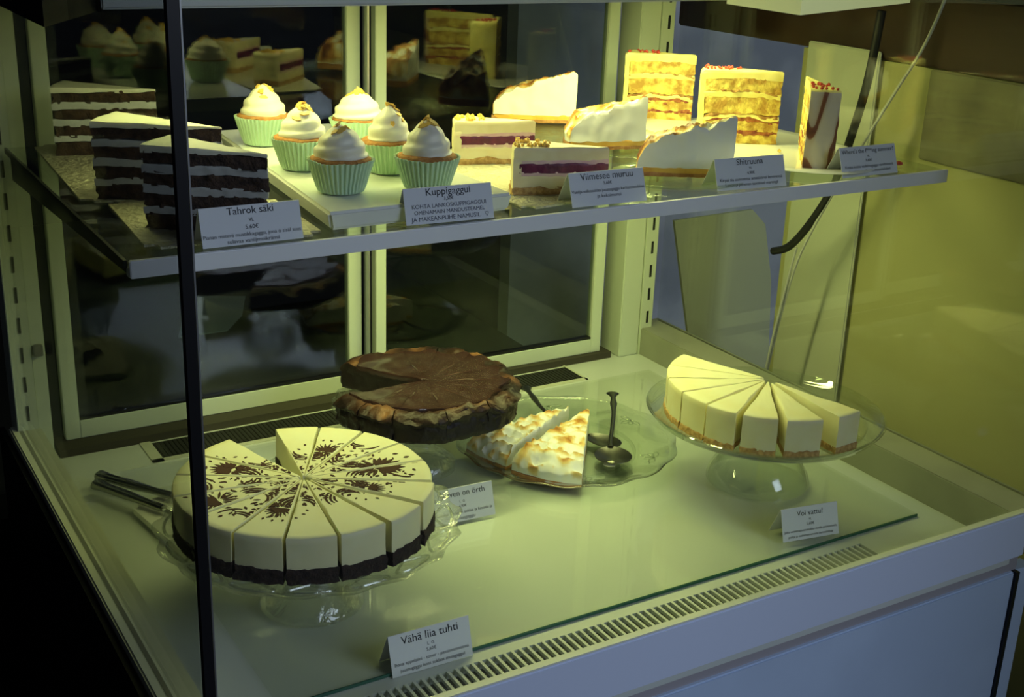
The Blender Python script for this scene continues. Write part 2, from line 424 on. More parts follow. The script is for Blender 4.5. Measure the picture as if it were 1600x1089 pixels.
# door track
bx('door_track', 'dirt', case, .045, .945, CD - .020, CD + .03, 0, .011)
bx('door_track', 'lamp_housing', case, .04, .958, CD - .004, CD + .03, .605, .64)
def sliding_door(x0, x1, y, wl, wr, hb, label):
    d = bx('sliding_door', 'pvc_frame', case, x0, x0 + wl, y, y + .016, .011, .605, e=.001)
    d['label'] = label
    bx('door_stile', 'pvc_frame', d, x1 - wr, x1, y, y + .016, .011, .605, e=.001)
    bx('door_rail', 'pvc_frame', d, x0 + wl, x1 - wr, y, y + .016, .011, .011 + hb, e=.001)
    bx('door_rail', 'pvc_frame', d, x0 + wl, x1 - wr, y, y + .016, .59, .605, e=.001)
    bx('door_gasket', 'black_rubber', d, x0 + wl, x1 - wr, y + .001, y + .014, .011 + hb, .0145 + hb)
    bx('pane', 'door_pane', d, x0 + wl, x1 - wr, y + .006, y + .011, .011 + hb, .590)
sliding_door(.060, .500, CD + .010, .020, .021, .026, 'left sliding door, sitting behind the other')
sliding_door(.514, .929, CD - .010, .017, .020, .024, 'right sliding door in front of the other')
bx('door_seal', 'aluminium', case, .5035, .5065, CD - .006, CD + .01, .012, .60)
# roof: lamp housing and end pieces
bx('lamp_housing', 'lamp_housing', case, .04, .92, .352, .60, .622, .70, e=.002)
g = G(); g.prism([(-.034, .236), (.037, .358), (.040, .352), (.040, .79), (-.034, .79)], .620, .72); g.obj('roof_end', 'unlit_black', case)
g = G(); g.prism([(.747, .201), (1.04, .314), (1.04, .79), (.922, .79), (.922, .352), (.758, .337)], .620, .72); g.obj('housing_end', 'glow_cream', case)  # cream end of the housing, its lit look comes from added glow
for i in range(18): bx('led', 'led', case, .10 + i * .046, .107 + i * .046, .467, .473, .6195, .6225)

# ------------------------------------------------------------------ glass shelf
H = .4225
shelf = empty('glass_shelf', 'glass middle shelf with a white front strip carrying cakes and cupcakes', 'shelf', (0, 0, H))
g = G(); g.box(.016, 1.046, .226, .765, -.006, 0); g.obj('glass_panel', 'shelf_glass', shelf)
g = G(); g.box(.0165, 1.048, .2205, .2262, -.0155, .0005, e=.0008); g.box(.0165, 1.048, .2262, .234, -.0155, -.0065); g.obj('front_strip', 'white_enamel', shelf)
for xa in (.0185, 1.004):
    g = G(); g.add([(xa, .236, -.0155), (xa, .236, -.0065), (xa, .765, -.0065), (xa, .765, -.040), (xa + .003, .236, -.0155), (xa + .003, .236, -.0065), (xa + .003, .765, -.0065), (xa + .003, .765, -.040)],
                   [(0, 1, 2, 3), (7, 6, 5, 4), (0, 4, 5, 1), (1, 5, 6, 2), (2, 6, 7, 3), (3, 7, 4, 0)])
    g.obj('bracket', 'black_rubber', shelf)
bx('shelf_edge', 'black_rubber', shelf, .0125, .0155, .226, .765, -.0065, .0005)

# glass sheet on the deck
o = bx('glass_sheet', 'sheet_glass', None, .102, .963, .1175, .690, .0002, .0042)
tag(o, 'clear green edged glass sheet lying flat on the cream deck under the cake stands', 'glass sheet')
g = G(); g.box(.102, .963, .1162, .1175, .0004, .0040); g.obj('polished_edge', 'edge_green', o)
DZ = .0042

# ------------------------------------------------------------------ cake stands and plates
def stand(name, label, loc, R, zt, foot_r, m, waves=0, amp=.0, lip=.006, ped=None, dz=.0):
    t = empty(name, label, 'cake stand', loc)
    n = 192 if waves else 128
    prof = [(.002, zt - .006), (R * .55, zt - .006), (R * .82, zt - .0055), (R * .95, zt - .003), (R, zt + lip - .001), (R + .0015, zt + lip + .001), (R - .001, zt + lip + .002),
            (R * .945, zt + .0005), (R * .82, zt - .001), (R * .55, zt - .001), (.002, zt - .001)]
    def mod(r, z, th, j):
        k = max(0, (r / R - .80) / .2)
        s_ = math.cos(waves * th)
        return r + amp * k * s_, z + dz * k * math.cos(waves * th + .8)
    v, f = lathe(prof, n, mod if waves else None); mesh('plate', v, f, m, t, smooth=True, sharp=60)
    v, f = lathe(ped, 96, None); mesh('pedestal', v, f, m, t, smooth=True, sharp=60)
    return t
S1 = (.2015, .2805, DZ)
st1 = stand('cake_stand', 'scalloped embossed glass cake stand under the stencilled cheesecake', S1, .158, .094, .0567, 'stand_glass', 18, .0035, .003,
      ped=[(.0, .085), (.050, .086), (.040, .078), (.030, .060), (.027, .045), (.032, .030), (.046, .014), (.055, .006), (.0567, .002), (.0567, .0), (.050, .0), (.046, .006), (.034, .020), (.022, .036), (.018, .050), (.0, .055)], dz=.002)
# raised swirls pressed into the plate
def swirls(parent, R0, R1, z, n, m, rad=.0016):
    g_ = G()
    for i in range(n):
        a = 2 * PI * i / n
        for s_ in (1, -1):
            pts = []
            for k in range(12):
                t = k / 11; r = R0 + (R1 - R0) * (.1 + .85 * math.sin(t * PI * .62)); th = a + s_ * (.16 * math.sin(t * PI * 1.25))
                pts.append((r * math.cos(th), r * math.sin(th), z + max(0, (r / R1 - .93)) * .05))
            v, f = tube(pts, rad, 6); g_.add(v, f)
    g_.obj('raised_swirls', m, parent, smooth=True)
swirls(st1, .128, .152, .0945, 16, 'stand_glass')
st3 = stand('cake_stand', 'smooth clear glass cake stand under the half plain cheesecake', (.8465, .2915, DZ), .1545, .094, .0685, 'smooth_glass', lip=.007,
      ped=[(.0, .086), (.036, .086), (.026, .080), (.024, .066), (.036, .050), (.056, .030), (.066, .012), (.0685, .003), (.0685, 0), (.066, 0), (.063, .012), (.053, .028), (.032, .047), (.018, .060), (.0, .062)])
st2 = stand('cake_stand', 'glass cake stand with a knobbly foot under the dark chocolate cake', (.460, .5265, DZ), .116, .090, .0459, 'stand_glass', 24, .0015, .003,
      ped=[(.0, .083), (.040, .083), (.024, .074), (.016, .062), (.022, .052), (.016, .042), (.020, .030), (.034, .020), (.045, .012), (.0459, .003), (.0459, 0), (.040, 0), (.038, .008), (.026, .015), (.0, .018)], dz=.001)
# low glass plate with etched leaves
pt = empty('glass_plate', 'large wavy edged etched glass plate holding lemon meringue and two spoons', 'plate', (.666, .488, DZ))
R = .154
v, f = lathe([(.002, .004), (.105, .004), (.118, .005), (.145, .011), (R, .0155), (R + .001, .0175), (R - .001, .0185), (.144, .0145), (.117, .0085), (.105, .0075), (.002, .0075)], 192,
             lambda r, z, th, j: (r + .0018 * max(0, r / R - .85) / .15 * math.cos(15 * th), z + .0010 * max(0, r / R - .85) / .15 * math.sin(15 * th)))
mesh('dish', v, f, 'smooth_glass', pt, smooth=True, sharp=60)
v, f = lathe([(.095, 0), (.099, 0), (.099, .004), (.095, .004)], 96, None, True); mesh('foot_ring', v, f, 'smooth_glass', pt, smooth=True)
for i in range(6):
    g = G(); a = -.9 + i * PI / 3; c_ = Vector((.128 * math.cos(a), .128 * math.sin(a), .0118))
    for k in range(5):
        b = a + PI + (k - 2) * .75; d = Vector((math.cos(b), math.sin(b), 0)); s_ = Vector((-d.y, d.x, 0)); L = .016 if k % 2 else .020
        pts = [c_ + d * L * t + s_ * .004 * math.sin(t * PI) for t in (0, .25, .5, .75, 1)] + [c_ + d * L * t - s_ * .004 * math.sin(t * PI) for t in (.75, .5, .25)] + [c_]
        v, f = tube(pts, .0007, 5); g.add(v, f)
    g.obj('leaf_relief', 'smooth_glass', pt, smooth=True)

# ------------------------------------------------------------------ stencilled cheesecake, fifteen slices
CC = Vector((.1985, .2895, DZ + .0935)); CR = .1335; TOPZ = .0497
def petal(cx, cy, d, L, W, n=7):
    pts = []
    for k in range(n):
        t = k / (n - 1); w_ = W * math.sin(PI * t) ** .8 * (1.15 - .3 * t)
        pts.append((cx + L * t * math.cos(d) - w_ * math.sin(d), cy + L * t * math.sin(d) + w_ * math.cos(d)))
    for k in range(n - 2, 0, -1):
        t = k / (n - 1); w_ = W * math.sin(PI * t) ** .8 * (1.15 - .3 * t)
        pts.append((cx + L * t * math.cos(d) + w_ * math.sin(d), cy + L * t * math.sin(d) - w_ * math.cos(d)))
    return pts
def arcstroke(cx, cy, r, a, b, w_=.0009, n=10):
    o_, i_ = [], []
    for k in range(n + 1):
        t = a + (b - a) * k / n; ww = w_ * (.5 + math.sin(PI * k / n))
        o_.append((cx + (r + ww) * math.cos(t), cy + (r + ww) * math.sin(t))); i_.append((cx + (r - ww) * math.cos(t), cy + (r - ww) * math.sin(t)))
    return o_ + i_[::-1]
marks = []
def rosette(cx, cy, s, dense):
    base = math.atan2(cy, cx)
    for k in range(11):
        d = base + (k - 5) * .30; marks.append(petal(cx, cy, d, s * (1 - .05 * abs(k - 5)), s * (.105 if dense else .06)))
    for k in range(7):
        d = base + PI + (k - 3) * .34; marks.append(petal(cx + .2 * s * math.cos(d), cy + .2 * s * math.sin(d), d, s * .62, s * (.07 if dense else .05)))
    for k in range(9):
        d = base + (k - 4) * .42; q = 1.22 * s
        marks.append(petal(cx + q * math.cos(d), cy + q * math.sin(d), d + random.uniform(-1.2, 1.2), s * .22, s * .06))
rnd = random.Random(3)
rosette(.080, -.012, .030, True); rosette(-.060, .052, .024, True); rosette(.045, .050, .022, False)
rosette(-.096, -.012, .026, False); rosette(-.046, -.055, .020, False); rosette(.047, -.050, .019, False)
for i in range(8):
    a = i * PI / 4 + .35
    cx, cy = .066 * math.cos(a), .066 * math.sin(a)
    for rr in (.014, .018, .0225):
        marks.append(arcstroke(cx, cy, rr, a + 1.6, a + 3.1)); marks.append(arcstroke(cx, cy, rr, a - 3.1, a - 1.6))
    cx, cy = .112 * math.cos(a + .2), .112 * math.sin(a + .2)
    if not (-2.3 < math.atan2(cy, cx) < -.55) and not (1.0 < math.atan2(cy, cx) < 2.2):
        for rr in (.014, .018):
            marks.append(arcstroke(cx, cy, rr, a + 2.2, a + 4.0))
        marks.append(arcstroke(cx, cy, .024, a - 2.6, a - 1.5))
for i in range(560):
    a = rnd.uniform(-PI, PI); r = .008 + .1 * rnd.random() ** .8
    if r > .062 and (-2.2 < a < -.6 or 1.0 < a < 2.2): continue
    if r > .085 and rnd.random() < .6: continue
    marks.append(petal(r * math.cos(a), r * math.sin(a), rnd.uniform(0, 6.28), rnd.uniform(.004, .009), rnd.uniform(.0008, .0018)))
def slice_name(i): return 'cheesecake_slice'
step = 22.5
deg0 = 105.0
S1L = []
for i in range(15):
    hi = deg0 + i * step; lo = hi
    a0 = math.radians(deg0 + i * step); a1 = math.radians(deg0 + (i + 1) * step)
    mid = (a0 + a1) / 2; midd = (math.degrees(mid) + 180) % 360 - 180
    S1L.append((a0, a1, mid, midd))
names = ['back left slice beside the missing piece, nearly bare of cocoa', 'second slice to the left of the missing piece, with half a dark flower', 'left slice crossed by the black corner post, with cocoa arcs',
         'leftmost slice in front of the knife handles', 'left front slice seen behind the black corner post', 'front slice just left of the black corner post with scattered cocoa flowers',
         'front slice just right of the black corner post, cocoa near its tip', 'plain fronted slice left of the widest open cut', 'foremost bare slice between the two dark open cuts',
         'bare slice right of the foremost one', 'wide bare slice at the front right rim', 'right rim slice next to the small tilted card', 'right slice carrying the near half of the dense dark flower',
         'right slice carrying the far half of the dense dark flower', 'back slice right of the yellow lit cut, with curled cocoa arcs']
# going clockwise from the missing piece there is one more slice on its right: the set covers 105..442 degrees
for i, (a0, a1, mid, midd) in enumerate(S1L):
    push = .0045 if i in (8, 9) else .0015 if i in (7, 10) else .0008
    c_ = CC + Vector((math.cos(mid) * push, math.sin(mid) * push, 0))
    r_ = empty('cheesecake_slice', 'stencilled cheesecake, ' + names[i], 'cake slice', c_, mid, 'slices of the cocoa stencilled cheesecake')
    ha = (a1 - a0) / 2 - math.radians(1.0 if i in (8, 9) else .55)
    r0 = .004
    slabobj('crust', 'dark_crust', r_, r0, CR + .0015, -ha, ha, 0, lambda r, a, i=i: .0160 + .0025 * nz(r, a, i, 45), nr=16, na=12, nw=5, jit=.0026, jf=160, seed=i * 3.7)
    slabobj('filling', 'cheese_pale', r_, r0, CR, -ha + .004, ha - .004, .0135, TOPZ, nr=16, na=10, nw=6, e=.0013, jit=.0006, jf=60, seed=i * 1.9)
    # cocoa stencil
    g = G(); zc = 0.0
    for poly in marks:
        cx = sum(q[0] for q in poly) / len(poly); cy = sum(q[1] for q in poly) / len(poly)
        d = (math.atan2(cy, cx) - mid + PI) % (2 * PI) - PI; rr = math.hypot(cx, cy)
        if abs(d) > (a1 - a0) / 2 or rr < .009 or rr > CR - .006: continue
        out = []
        for (px, py) in poly:
            rp = min(math.hypot(px, py), CR - .004); dd = (math.atan2(py, px) - mid + PI) % (2 * PI) - PI
            lim = ha - .012 - .0016 / max(rp, .004); dd = max(-lim, min(lim, dd)) if lim > 0 else 0
            out.append((rp * math.cos(dd), rp * math.sin(dd)))
        n_ = len(out); z0 = TOPZ - .0002; zc += .0000045; z1 = TOPZ + .00035 + zc
        h = n_ // 2
        vv = [(x, y, z1) for x, y in out] + [(x, y, z0) for x, y in out]
        ff = []
        # strip triangulated between the two outlines
        if n_ % 2 == 0:
            for k in range(h - 1 if True else 0):
                a_, b_ = k, k + 1; c2, d2 = n_ - 1 - k - (0 if n_ == 22 else 0), n_ - 2 - k
                if n_ == 22: ff.append((a_, b_, d2, c2))
            if n_ != 22:
                ff.append(tuple(range(n_)))
        for k in range(n_): ff.append((k, n_ + k, n_ + (k + 1) % n_, (k + 1) % n_))
        g.add(vv, ff)
    if g.v:
        me = bpy.data.meshes.new('cocoa_stencil'); me.from_pydata(g.v, [], g.f); me.update(); me.materials.append(MAT['cocoa'])
        oo = bpy.data.objects.new('cocoa_stencil', me); COL.objects.link(oo); oo.parent = r_

# ------------------------------------------------------------------ plain cheesecake, eight slices
C3 = Vector((.847, .2905, DZ + .0935))
ang3 = [(108.5, 130.3), (130.9, 152), (152.6, 173.5), (174.2, 193.2), (194.4, 212.2), (214.6, 233.8), (237.2, 257.5), (266.5, 284)]
n3 = ['rearmost thin looking slice of the half cheesecake', 'second slice from the back of the half cheesecake', 'third slice from the back, on the left side of the stand', 'left slice of the half cheesecake with its rim turned to the meringue plate',
      'front left slice of the half cheesecake', 'slice in the middle of the front, its tip pointing straight back', 'second slice from the right, before the open gap', 'rightmost slice beyond the open gap']
for i, (d0, d1) in enumerate(ang3):
    mid = math.radians((d0 + d1) / 2); ha = math.radians((d1 - d0) / 2)
    push = .001 + (.004 if i > 3 else 0)
    r_ = empty('cheesecake_slice', 'plain cheesecake, ' + n3[i], 'cake slice', C3 + Vector((math.cos(mid) * push, math.sin(mid) * push, 0)), mid, 'slices of the plain pale cheesecake')
    slabobj('crust', 'crumb_crust', r_, .006, .1325, -ha, ha, 0, lambda r, a, i=i: .0085 + .0025 * nz(r * 3, a, i, 40), nr=16, na=10, nw=3, jit=.0018, jf=200, seed=i)
    slabobj('filling', 'cheese_vanilla', r_, .006, .1315, -ha + .004, ha - .004, .0065, lambda r, a, i=i: .0505 - .0012 * (i > 5) + .0006 * nz(r, a, i, 25), nr=16, na=10, nw=6, e=.0016, jit=.0008, jf=60, seed=i + 9)

# ------------------------------------------------------------------ dark chocolate cake
CB = Vector((.4625, .5275, DZ + .0895)); RB = .1275
cuts = [124, 78.5, 52.6, 28, 2, -24, -47, -76, -104, -134, -156, -178]
nb = ['wide back left slice beside the missing piece', 'back slice between the two rear cuts', 'back right slice with a crumb lump on top', 'right rear slice with smooth glaze', 'right slice with a folded pale crust',
      'right front slice with a big tan cracked edge', 'front right slice with a tan flake on its rim', 'front slice right of the centre', 'front slice with the tip at the centre', 'front left slice with glossy top', 'leftmost slice with a raised rough rim']
for i in range(11):
    d1, d0 = cuts[i], cuts[i + 1]; mid = math.radians((d0 + d1) / 2); ha = math.radians((d1 - d0) / 2) - .0025
    r_ = empty('chocolate_cake_slice', 'dark chocolate cake, ' + nb[i], 'cake slice', CB, mid, 'slices of the dark chocolate cake')
    def rim(a, mid=mid): 
        t = a + mid; return RB - .003 + .005 * nz(math.cos(t), math.sin(t), .3, 1.8) + .0015 * nz(math.cos(t), math.sin(t), .9, 9)
    def top(r, a, mid=mid):
        t = a + mid; x, y = r * math.cos(t), r * math.sin(t)
        k = max(0, min(1, (r - .094) / .020)); fall = max(0, (r - .114) / .014)
        return .029 + .0085 * k * (1 - .9 * min(1, fall) ** 2) + .008 * k * nz(x, y, 0, 38) + .0045 * k * abs(nz(x, y, 3, 110)) + .001 * nz(x, y, 1, 30)
    def ts(r, a, mid=mid):
        t = a + mid; x, y = r * math.cos(t), r * math.sin(t); k = max(0, min(1, (r - .09) / .02))
        return k * (.46 + 1.3 * nz(x, y, 2, 28))
    slabobj('cake_body', 'brownie_crust', r_, .002, RB, -ha, ha, 0, top, nr=36, na=16, nw=9, e=.0004, jit=.0024, jf=130, seed=2.2, toast=ts, rfun=rim, fall=3.2, rside=lambda t, a, mid=mid: .0055 * math.sin(min(1, t * 3.2) * PI) * (1 + nz(math.cos(a + mid), math.sin(a + mid), 4, 6)) + .003 * min(1, t) * (t > .4) + .003 * nz(math.cos(a + mid) * 3, math.sin(a + mid) * 3, t * 6, 3))
    def gl(r, a, mid=mid):
        t = a + mid; x, y = r * math.cos(t), r * math.sin(t)
        return .0350 + .0012 * nz(x, y, 1, 30) + max(0, (r - .096) / .012) * .0035 + .0016 * nz(x, y, 5, 45)
    slabobj('glaze', 'ganache', r_, .003, .103, -ha, ha, .027, gl, nr=20, na=10, nw=2, e=.0005, seed=i,
            rfun=lambda a, mid=mid: .106 + .014 * nz(math.cos(a + mid), math.sin(a + mid), 2, 5), )

# ------------------------------------------------------------------ shelf cakes
def uframe(T, O1, ang, side=-1):
    d = math.atan2(O1[1] - T[1], O1[0] - T[0]); L = math.hypot(O1[0] - T[0], O1[1] - T[1])
    return L, d + side * ang / 2
def choc_slice(T, O1, z, label):
    L, rz = uframe(T, O1, math.radians(27)); ha = math.radians(13.5)
    t = empty('layer_cake_slice', label, 'cake slice', (T[0], T[1], z), rz, 'chocolate layer cake slices on the left of the shelf')
    z0 = 0; k = 0
    hs = [.0155, .0055, .0135, .0070, .0125, .0070, .0125, .0060]
    for i, h in enumerate(hs):
        sponge = i % 2 == 0
        s_ = i * 1.7 + T[0] * 31
        wob = lambda r, a, zz, s_=s_: zz + .0022 * nz(r, a * .05, zz, 34, s_)
        za, zb = z0, z0 + h
        if sponge:
            slabobj('sponge_layer', 'choc_sponge', t, .004, L - .0014, -ha + .004, ha - .004, (lambda r, a, zz=za: wob(r, a, zz)) if i else 0, lambda r, a, zz=zb: wob(r, a, zz), nr=30, na=8, nw=4, jit=.0034, jf=170, seed=s_)
        else:
            last = i == len(hs) - 1
            slabobj('cream_layer', 'white_cream' if last else 'shaded_cream', t, .003, L, -ha, ha, lambda r, a, zz=za - .0006: wob(r, a, zz), (lambda r, a, zz=zb: zz + .0008 * nz(r, a, 1, 30) - .004 * (1 - r / L)) if last else (lambda r, a, zz=zb + .0006: wob(r, a, zz)), nr=30, na=8, nw=3, jit=.0010, jf=150, seed=s_)
        z0 += h
    return t
ZB = H + .0012
def board(name, poly, z, m, label, th=.0022, r=.012):
    g_ = G(); bm = bmesh.new()
    vs = [bm.verts.new((x, y, z)) for x, y in poly]; fc = bm.faces.new(vs)
    ret = bmesh.ops.extrude_face_region(bm, geom=[fc])
    for e_ in ret['geom']:
        if isinstance(e_, bmesh.types.BMVert): e_.co.z += th
    bm.normal_update()
    ve = [e_ for e_ in bm.edges if abs(e_.verts[0].co.z - e_.verts[1].co.z) > th / 2]
    bmesh.ops.bevel(bm, geom=ve, offset=r, segments=5, affect='EDGES')
    bm.verts.index_update(); g_.add([v_.co[:] for v_ in bm.verts], [tuple(q.index for q in f_.verts) for f_ in bm.faces]); bm.free()
    o_ = g_.obj(name, m); tag(o_, label, 'cake board'); return o_
board('cake_board', [(.040, .250), (.205, .236), (.212, .395), (.052, .440)], H + .0003, 'silver_board', 'embossed silver cake board under the nearest chocolate slice')
board('cake_board', [(.030, .447), (.185, .415), (.205, .735), (.045, .760)], H + .0003, 'silver_board', 'embossed silver cake board under the two rear chocolate slices')
ZC = H + .0027
choc_slice((.158, .250), (.0575, .318), ZC, 'chocolate layer cake slice nearest the viewer, behind the price card')
choc_slice((.164, .395), (.0445, .4525), ZC, 'middle chocolate layer cake slice, half hidden by the nearest one')
choc_slice((.172, .655), (.0555, .684), ZC, 'rearmost chocolate layer cake slice against the back door')

# white tray and cupcakes
TZ = .4425
tr = empty('serving_tray', 'white rectangular porcelain tray under the green cased cupcakes', 'tray', (.33, .47, H))
v, f = [], []
g = G(); bm = bmesh.new()
poly = [(.212, .2445), (.421, .2500), (.405, .690), (.250, .690)]
vs = [bm.verts.new((x - .33, y - .47, .0195)) for x, y in poly]; fc = bm.faces.new(vs)
ret = bmesh.ops.extrude_face_region(bm, geom=[fc])
for e_ in ret['geom']:
    if isinstance(e_, bmesh.types.BMVert): e_.co.z = .0005; e_.co.x *= .965; e_.co.y *= .985
bmesh.ops.bevel(bm, geom=bm.edges[:], offset=.003, segments=3, affect='EDGES')
bm.verts.index_update(); g.add([v_.co[:] for v_ in bm.verts], [tuple(q.index for q in f_.verts) for f_ in bm.faces]); bm.free()
g.obj('tray_body', 'porcelain', tr, smooth=True, sharp=30)

def cupcake(loc, label, seed, fr=.026, fh=.040, style=0, rz=0.0):
    t = empty('cupcake', label, 'cupcake', loc, rz, 'cupcakes in green paper cases')
    rb, rt, h = .0235, .0335, .034
    prof = [(.002, .0005), (rb - .003, .0005), (rb, .002)] + [(rb + (rt - rb) * k / 6, .002 + (h - .002) * k / 6) for k in range(1, 7)]
    prof += [(rt - .0008, h), (rt - .0016, h - .004)]
    NP = 40
    def pleat(r, z, th, j):
        k = min(1, max(0, z / .006)) * (r > rb - .001)
        return r + .0010 * k * (1 if int(round(th / (2 * PI) * NP * 4)) % 4 in (0, 1) else -1) + .0007 * nz(math.cos(th), math.sin(th), z * 20, 2, seed), z + (.0012 * nz(math.cos(th), math.sin(th), 0, 2.5, seed) if j > 6 else 0)
    v_, f_ = lathe(prof, NP * 4, pleat); mesh('paper_case', v_, f_, 'wrapper', t, smooth=True, sharp=50)
    prof = [(.0005, .038), (.012, .0385), (.022, .0375), (.028, .0360), (.0306, .0345), (.0300, .031), (.026, .029)]
    v_, f_ = lathe(prof, 64, lambda r, z, th, j: (r + .0012 * nz(math.cos(th), math.sin(th), j, 3, seed + 2), z + .0012 * nz(r * math.cos(th), r * math.sin(th), 0, 80, seed)))
    mesh('sponge', v_, f_, 'cup_sponge', t, smooth=True, sharp=80)
    # piped frosting: stacked swirl
    m_ = 26; prof = []
    for k in range(m_ + 1):
        u = k / m_; r = fr * (1 - u ** (1.7 + .5 * style)) ** .72
        if k == 0: r = fr * .80
        if k == 1: r = fr * .96
        prof.append((max(r, .0006), .034 + fh * u))
    def sw(r, z, th, j):
        u = j / m_; ph = u * 3 * 2 * PI - th
        d = .075 * (.5 + .5 * math.cos(ph)) ** .6 - .03
        rr = r * (1 + d) + .0020 * nz(math.cos(th), math.sin(th), z * 30, 1.6, seed) * (1 - u)
        return max(rr, .0004), z + .0012 * math.cos(ph) * (1 - u) + .0007 * nz(math.cos(th), math.sin(th), u, 3, seed)
    v_, f_ = lathe(prof, 72, sw); f_.append(tuple(i * (m_ + 1) + m_ for i in range(72)))
    mesh('frosting', v_, f_, 'frosting', t, smooth=True, sharp=70)
    rn = random.Random(seed * 13 + 1); g_ = G()
    for k in range(11):
        a = rn.uniform(0, 6.28); u = rn.uniform(.72, 1.0) if k < 9 else rn.uniform(.5, .7); r = fr * (1 - u ** 1.7) ** .72 * .9; z = .034 + fh * u + .0015
        c_ = Vector((r * math.cos(a), r * math.sin(a), z)); n_ = Vector((math.cos(a) * .6, math.sin(a) * .6, rn.uniform(.4, 1.4))).normalized()
        s_ = n_.cross(Vector((rn.uniform(-1, 1), rn.uniform(-1, 1), .3))).normalized(); q = s_.cross(n_)
        L = rn.uniform(.004, .0075); W = rn.uniform(.002, .0038); T_ = .0006
        P4 = [c_ + s_ * L * ca + q * W * sa for ca, sa in ((1, 0), (.5, .8), (-.4, 1), (-1, .1), (-.5, -.9), (.6, -.8))]
        g_.add([p_ + n_ * T_ for p_ in P4] + [p_ - n_ * T_ for p_ in P4], [(0, 1, 2, 3, 4, 5), (11, 10, 9, 8, 7, 6)] + [(i_, (i_ + 1) % 6, 6 + (i_ + 1) % 6, 6 + i_) for i_ in range(6)])
    g_.obj('candied_flakes', 'toffee_chip', t)
    return t
TZC = H + .0197
cupcake((.2755, .585, TZC), 'back left cupcake in a green case, nearest the chocolate slices', 1, .026, .036, 0)
cupcake((.2660, .440, TZC), 'cupcake with sponge showing and leafy yellow flakes, second from the left', 2, .0255, .036, 0, 1.0)
cupcake((.3725, .530, TZC), 'rearmost cupcake with a big round frosting top and one upright sliver', 3, .028, .032, 1, 2.0)
cupcake((.3460, .390, TZC), 'cupcake with a narrow two tier frosting swirl behind the two front cupcakes', 4, .0235, .038, 0, 3.0)
cupcake((.2590, .322, TZC), 'front left cupcake with a broad low frosting dome', 5, .0265, .034, 1, 4.0)
cupcake((.3470, .302, TZC), 'front right cupcake with a tall pointed frosting peak and brown flakes', 6, .0255, .038, 0, 5.0)

# berry cheesecake slices
board('cake_board', [(.435, .245), (.575, .262), (.590, .330), (.555, .555), (.455, .560), (.440, .400)], H + .0003, 'gold_board', 'embossed gold cake board under the purple striped slices')
def berry_slice(T, O1, z, label, s):
    L, rz = uframe(T, O1, math.radians(28)); ha = math.radians(14)
    t = empty('berry_cheesecake_slice', label, 'cake slice', (T[0], T[1], z), rz, 'berry striped cheesecake slices')
    w_ = lambda zz, k=1.0: (lambda r, a: zz + .0012 * k * nz(r, a * .1, zz, 50, s))
    slabobj('crust', 'crumb_crust', t, .003, L, -ha, ha, 0, w_(.008, 2), nr=24, na=8, nw=3, jit=.0022, jf=180, seed=s)
    slabobj('lower_mousse', 'cream_mousse', t, .003, L - .001, -ha + .006, ha - .006, w_(.0065, 2), w_(.021), nr=24, na=8, nw=4, jit=.0005, seed=s)
    slabobj('pink_mousse', 'pink_mousse', t, .003, L - .001, -ha + .006, ha - .006, w_(.0195), w_(.0255), nr=24, na=8, nw=2, jit=.0004, seed=s)
    slabobj('outer_mousse', 'cream_mousse', t, L - .010, L - .0006, -ha + .004, ha - .004, .018, .040, nr=3, na=8, nw=4, jit=.0005, seed=s)
    slabobj('berry_layer', 'berry_jelly', t, .003, L - .008, -ha + .002, ha - .002, w_(.0235), w_(.0345), nr=24, na=8, nw=3, jit=.0010, jf=200, seed=s)
    slabobj('pink_mousse', 'pink_mousse', t, .003, L - .001, -ha + .006, ha - .006, w_(.0335), w_(.0385), nr=24, na=8, nw=2, jit=.0004, seed=s)
    slabobj('upper_mousse', 'cream_mousse', t, .003, L - .001, -ha + .005, ha - .005, w_(.0375), lambda r, a: .0515 + .0008 * nz(r, a, 0, 30, s), nr=24, na=8, nw=4, e=.002, jit=.0006, jf=80, seed=s)
    rn = random.Random(int(s * 10)); g_ = G()
    for k in range(34):
        r = L * rn.uniform(.62, .97); a = rn.uniform(-ha * .8, ha * .8) if k > 12 else rn.uniform(.0, ha * .9); q = rn.uniform(.0012, .0032)
        bm_ = bmesh.new(); bmesh.ops.create_icosphere(bm_, subdivisions=1, radius=q)
        for v_ in bm_.verts: v_.co = v_.co * rn.uniform(.7, 1.2) + Vector((r * math.cos(a), r * math.sin(a), .0525 + q * .3))
        bm_.verts.index_update(); g_.add([v_.co[:] for v_ in bm_.verts], [tuple(x.index for x in f_.verts) for f_ in bm_.faces]); bm_.free()
    g_.obj('biscuit_crumbs', 'toffee_chip', t)
    return t
berry_slice((.556, .268), (.4515, .3035), ZC, 'purple striped cheesecake slice in front, right behind the folded card', 2.3)
berry_slice((.568, .440), (.468, .468), ZC, 'purple striped cheesecake slice behind the front right cupcake', 6.1)

# platters (flattened lathe)
def platter(name, label, loc, rx, ry, m, h=.010):
    v_, f_ = lathe([(.001, .0004), (.75, .0004), (.88, h * .45), (1.0, h - .001), (1.012, h), (1.0, h + .0012), (.87, h * .45 + .0035), (.74, .0034), (.001, .0034)], 128)
    v_ = [(x * rx, y * ry, z) for x, y, z in v_]
    o_ = mesh(name, v_, f_, m, None, loc=loc, smooth=True, sharp=60); tag(o_, label, 'plate'); return o_
platter('glass_platter', 'long pale glass platter under the two rear meringue slices', (.720, .560, H + .0003), .098, .172, 'platter_glass', .008)
platter('glass_plate', 'small embossed glass plate under the front meringue slice', (.683, .305, H + .0003), .088, .074, 'platter_glass', .006)
platter('cake_platter', 'long white platter under the three tall yellow layer cakes', (.898, .435, H + .0003), .118, .205, 'porcelain', .006)

